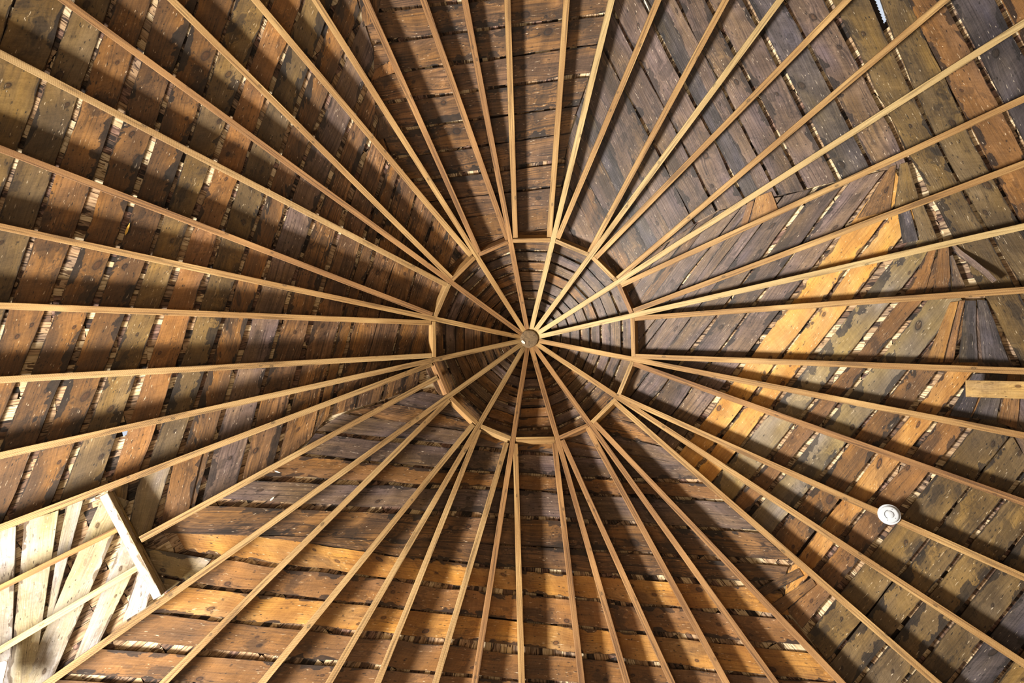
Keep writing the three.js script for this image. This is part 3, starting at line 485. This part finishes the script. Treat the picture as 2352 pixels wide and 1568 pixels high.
// ---------------------------------------------------------------- the room below, out of the frame: round wall with a window and a doorway, floor
const WIN_A = Math.atan2(-(1600 - HUB[1]), -120 - HUB[0]);     // direction of the window from the axis (x right, z up in the picture)
const WALL_R = 4.05, wallTop = EYE + HA - SLOPE * WALL_R + .1;
const at3 = (phi, r, y) => new THREE.Vector3(AX + Math.cos(phi) * r, y, AZ + Math.sin(phi) * r);
const DOOR_A = -Math.PI / 2 - .15;
{
  const wallMat = new THREE.MeshStandardMaterial({ map: woods.olive[0].map, roughness: .8, color: 0xb8a890 });
  const openings = [[WIN_A - .14, WIN_A + .14, wallTop - 1.95, wallTop - 1.05], [DOOR_A - .24, DOOR_A + .24, .0, 2.15]];
  const pos = [], uv = [], N = 180;
  for (let i = 0; i < N; i++) {
    const p0 = i / N * 2 * Math.PI - Math.PI, p1 = (i + 1) / N * 2 * Math.PI - Math.PI, pm = (p0 + p1) / 2;
    const op = openings.find(o => Math.abs(Math.atan2(Math.sin(pm - (o[0] + o[1]) / 2), Math.cos(pm - (o[0] + o[1]) / 2))) < (o[1] - o[0]) / 2);
    if (op) { // the sides of the opening
      const near = f => openings.find(o => o === op && Math.abs(Math.atan2(Math.sin(f - (o[0] + o[1]) / 2), Math.cos(f - (o[0] + o[1]) / 2))) < (o[1] - o[0]) / 2), st = 2 * Math.PI / N;
      const qs = [op[2], op[3]].filter(y => y > .01).map(y => [at3(p0, WALL_R, y), at3(p1, WALL_R, y), at3(p1, WALL_R + .3, y), at3(p0, WALL_R + .3, y)]);
      for (const [f, g] of [[p0, pm - st], [p1, pm + st]]) if (!near(g)) qs.push([at3(f, WALL_R, op[2]), at3(f, WALL_R + .3, op[2]), at3(f, WALL_R + .3, op[3]), at3(f, WALL_R, op[3])]);
      for (const q of qs) for (const k of [0, 1, 2, 0, 2, 3]) { pos.push(q[k].x, q[k].y, q[k].z); uv.push(q[k].y / 2.4, i * .9 + k * .1); }
    }
    for (const [y0, y1] of op ? [[0, op[2]], [op[3], wallTop]].filter(v => v[1] - v[0] > .01) : [[0, wallTop]]) for (const [ra, rb] of [[WALL_R, WALL_R], [WALL_R + .3, WALL_R + .3]]) {
      const q = [at3(p0, ra, y0), at3(p1, ra, y0), at3(p1, rb, y1), at3(p0, rb, y1)]; for (const k of [0, 1, 2, 0, 2, 3]) { pos.push(q[k].x, q[k].y, q[k].z); uv.push(q[k].y / 2.4, (k === 1 || k === 2 ? i + 1 : i) * .9); }
    }
  }
  const g = new THREE.BufferGeometry(); g.setAttribute('position', new THREE.Float32BufferAttribute(pos, 3)); g.setAttribute('uv', new THREE.Float32BufferAttribute(uv, 2)); g.computeVertexNormals();
  put('wall_round', g, wallMat, scene, { kind: 'structure' });
  const fl = new THREE.CylinderGeometry(WALL_R + .2, WALL_R + .2, .2, 64); fl.translate(AX, -.1, AZ);
  put('floor', fl, new THREE.MeshStandardMaterial({ color: new THREE.Color(.30, .24, .18), roughness: .95 }), scene, { kind: 'structure' });
  // window and doorway: bright daylight behind a pane, with the light they send in
  for (const [name, phi, y0, y1, half, L, look] of [['window_1', WIN_A, wallTop - 1.95, wallTop - 1.05, .14, LIGHT.window, 0], ['door_1', DOOR_A, 0, 2.15, .24, LIGHT.door, 0]]) {
    const w = 2 * WALL_R * Math.sin(half), h = y1 - y0, c = at3(phi, WALL_R * Math.cos(half) + .25, (y0 + y1) / 2), grp = group(name, { kind: 'structure' }, c); grp.lookAt(at3(phi, 0, c.y));
    const fr = []; for (const [bw, bh, x, y] of [[.06, h + .06, -w / 2, 0], [.06, h + .06, w / 2, 0], [w + .06, .06, 0, h / 2], [w + .06, .06, 0, -h / 2]]) { const b = new THREE.BoxGeometry(bw, bh, .08); b.translate(x, y, 0); fr.push(b); }
    put('frame', mergeGeometries(fr), whiteWood, grp);
    const pane = put('pane', new THREE.BoxGeometry(w, h, .012), new THREE.MeshStandardMaterial({ color: 0x222222, emissive: L.color, emissiveIntensity: 1.2, roughness: .5 }), grp); pane.position.z = -.02;
    const light = new THREE.RectAreaLight(L.color, L.power, w - .08, h - .08); light.position.copy(at3(phi, WALL_R * Math.cos(half) + .2, (y0 + y1) / 2)); light.lookAt(at3(phi, 0, c.y + look * WALL_R)); scene.add(light);
  }
}
{ // work lamp on the floor: a box flood lamp tipped up on a tubular stand
  const lampAt = new THREE.Vector3(-.55, 0, -.75), g = group('work_lamp', { label: 'flood work lamp on a low stand on the floor pointing up', category: 'work lamp' }, lampAt);
  const yel = new THREE.MeshStandardMaterial({ color: 0xd0a020, roughness: .5 }), blk = new THREE.MeshStandardMaterial({ color: 0x1a1a1a, roughness: .6 });
  const tube = (pts, r) => new THREE.TubeGeometry(new THREE.CatmullRomCurve3(pts.map(p => new THREE.Vector3(...p)), false, 'catmullrom', .1), 24, r, 8);
  put('stand', mergeGeometries([tube([[-.25, .012, .2], [.25, .012, .2]], .012), tube([[-.25, .012, -.2], [.25, .012, -.2]], .012), tube([[-.22, .012, .2], [-.22, .25, 0], [-.22, .012, -.2]], .012), tube([[.22, .012, .2], [.22, .25, 0], [.22, .012, -.2]], .012)]), yel, g);
  const hs = new RoundedBoxGeometry(.40, .10, .30, 3, .02); hs.translate(0, .27, 0); put('housing', hs, blk, g);
  const lens = new RoundedBoxGeometry(.36, .008, .26, 2, .003); lens.translate(0, .323, 0);
  put('lens', lens, new THREE.MeshStandardMaterial({ color: 0x333333, emissive: LIGHT.lamp.color, emissiveIntensity: 3, roughness: .3 }), g);
  const light = new THREE.RectAreaLight(LIGHT.lamp.color, LIGHT.lamp.power, .36, .26); light.position.set(lampAt.x, .34, lampAt.z); light.lookAt(lampAt.x, 5, lampAt.z); scene.add(light);
}
scene.traverse(o => { if (o.userData.count) delete o.userData.count; });
renderer.render(scene, camera);
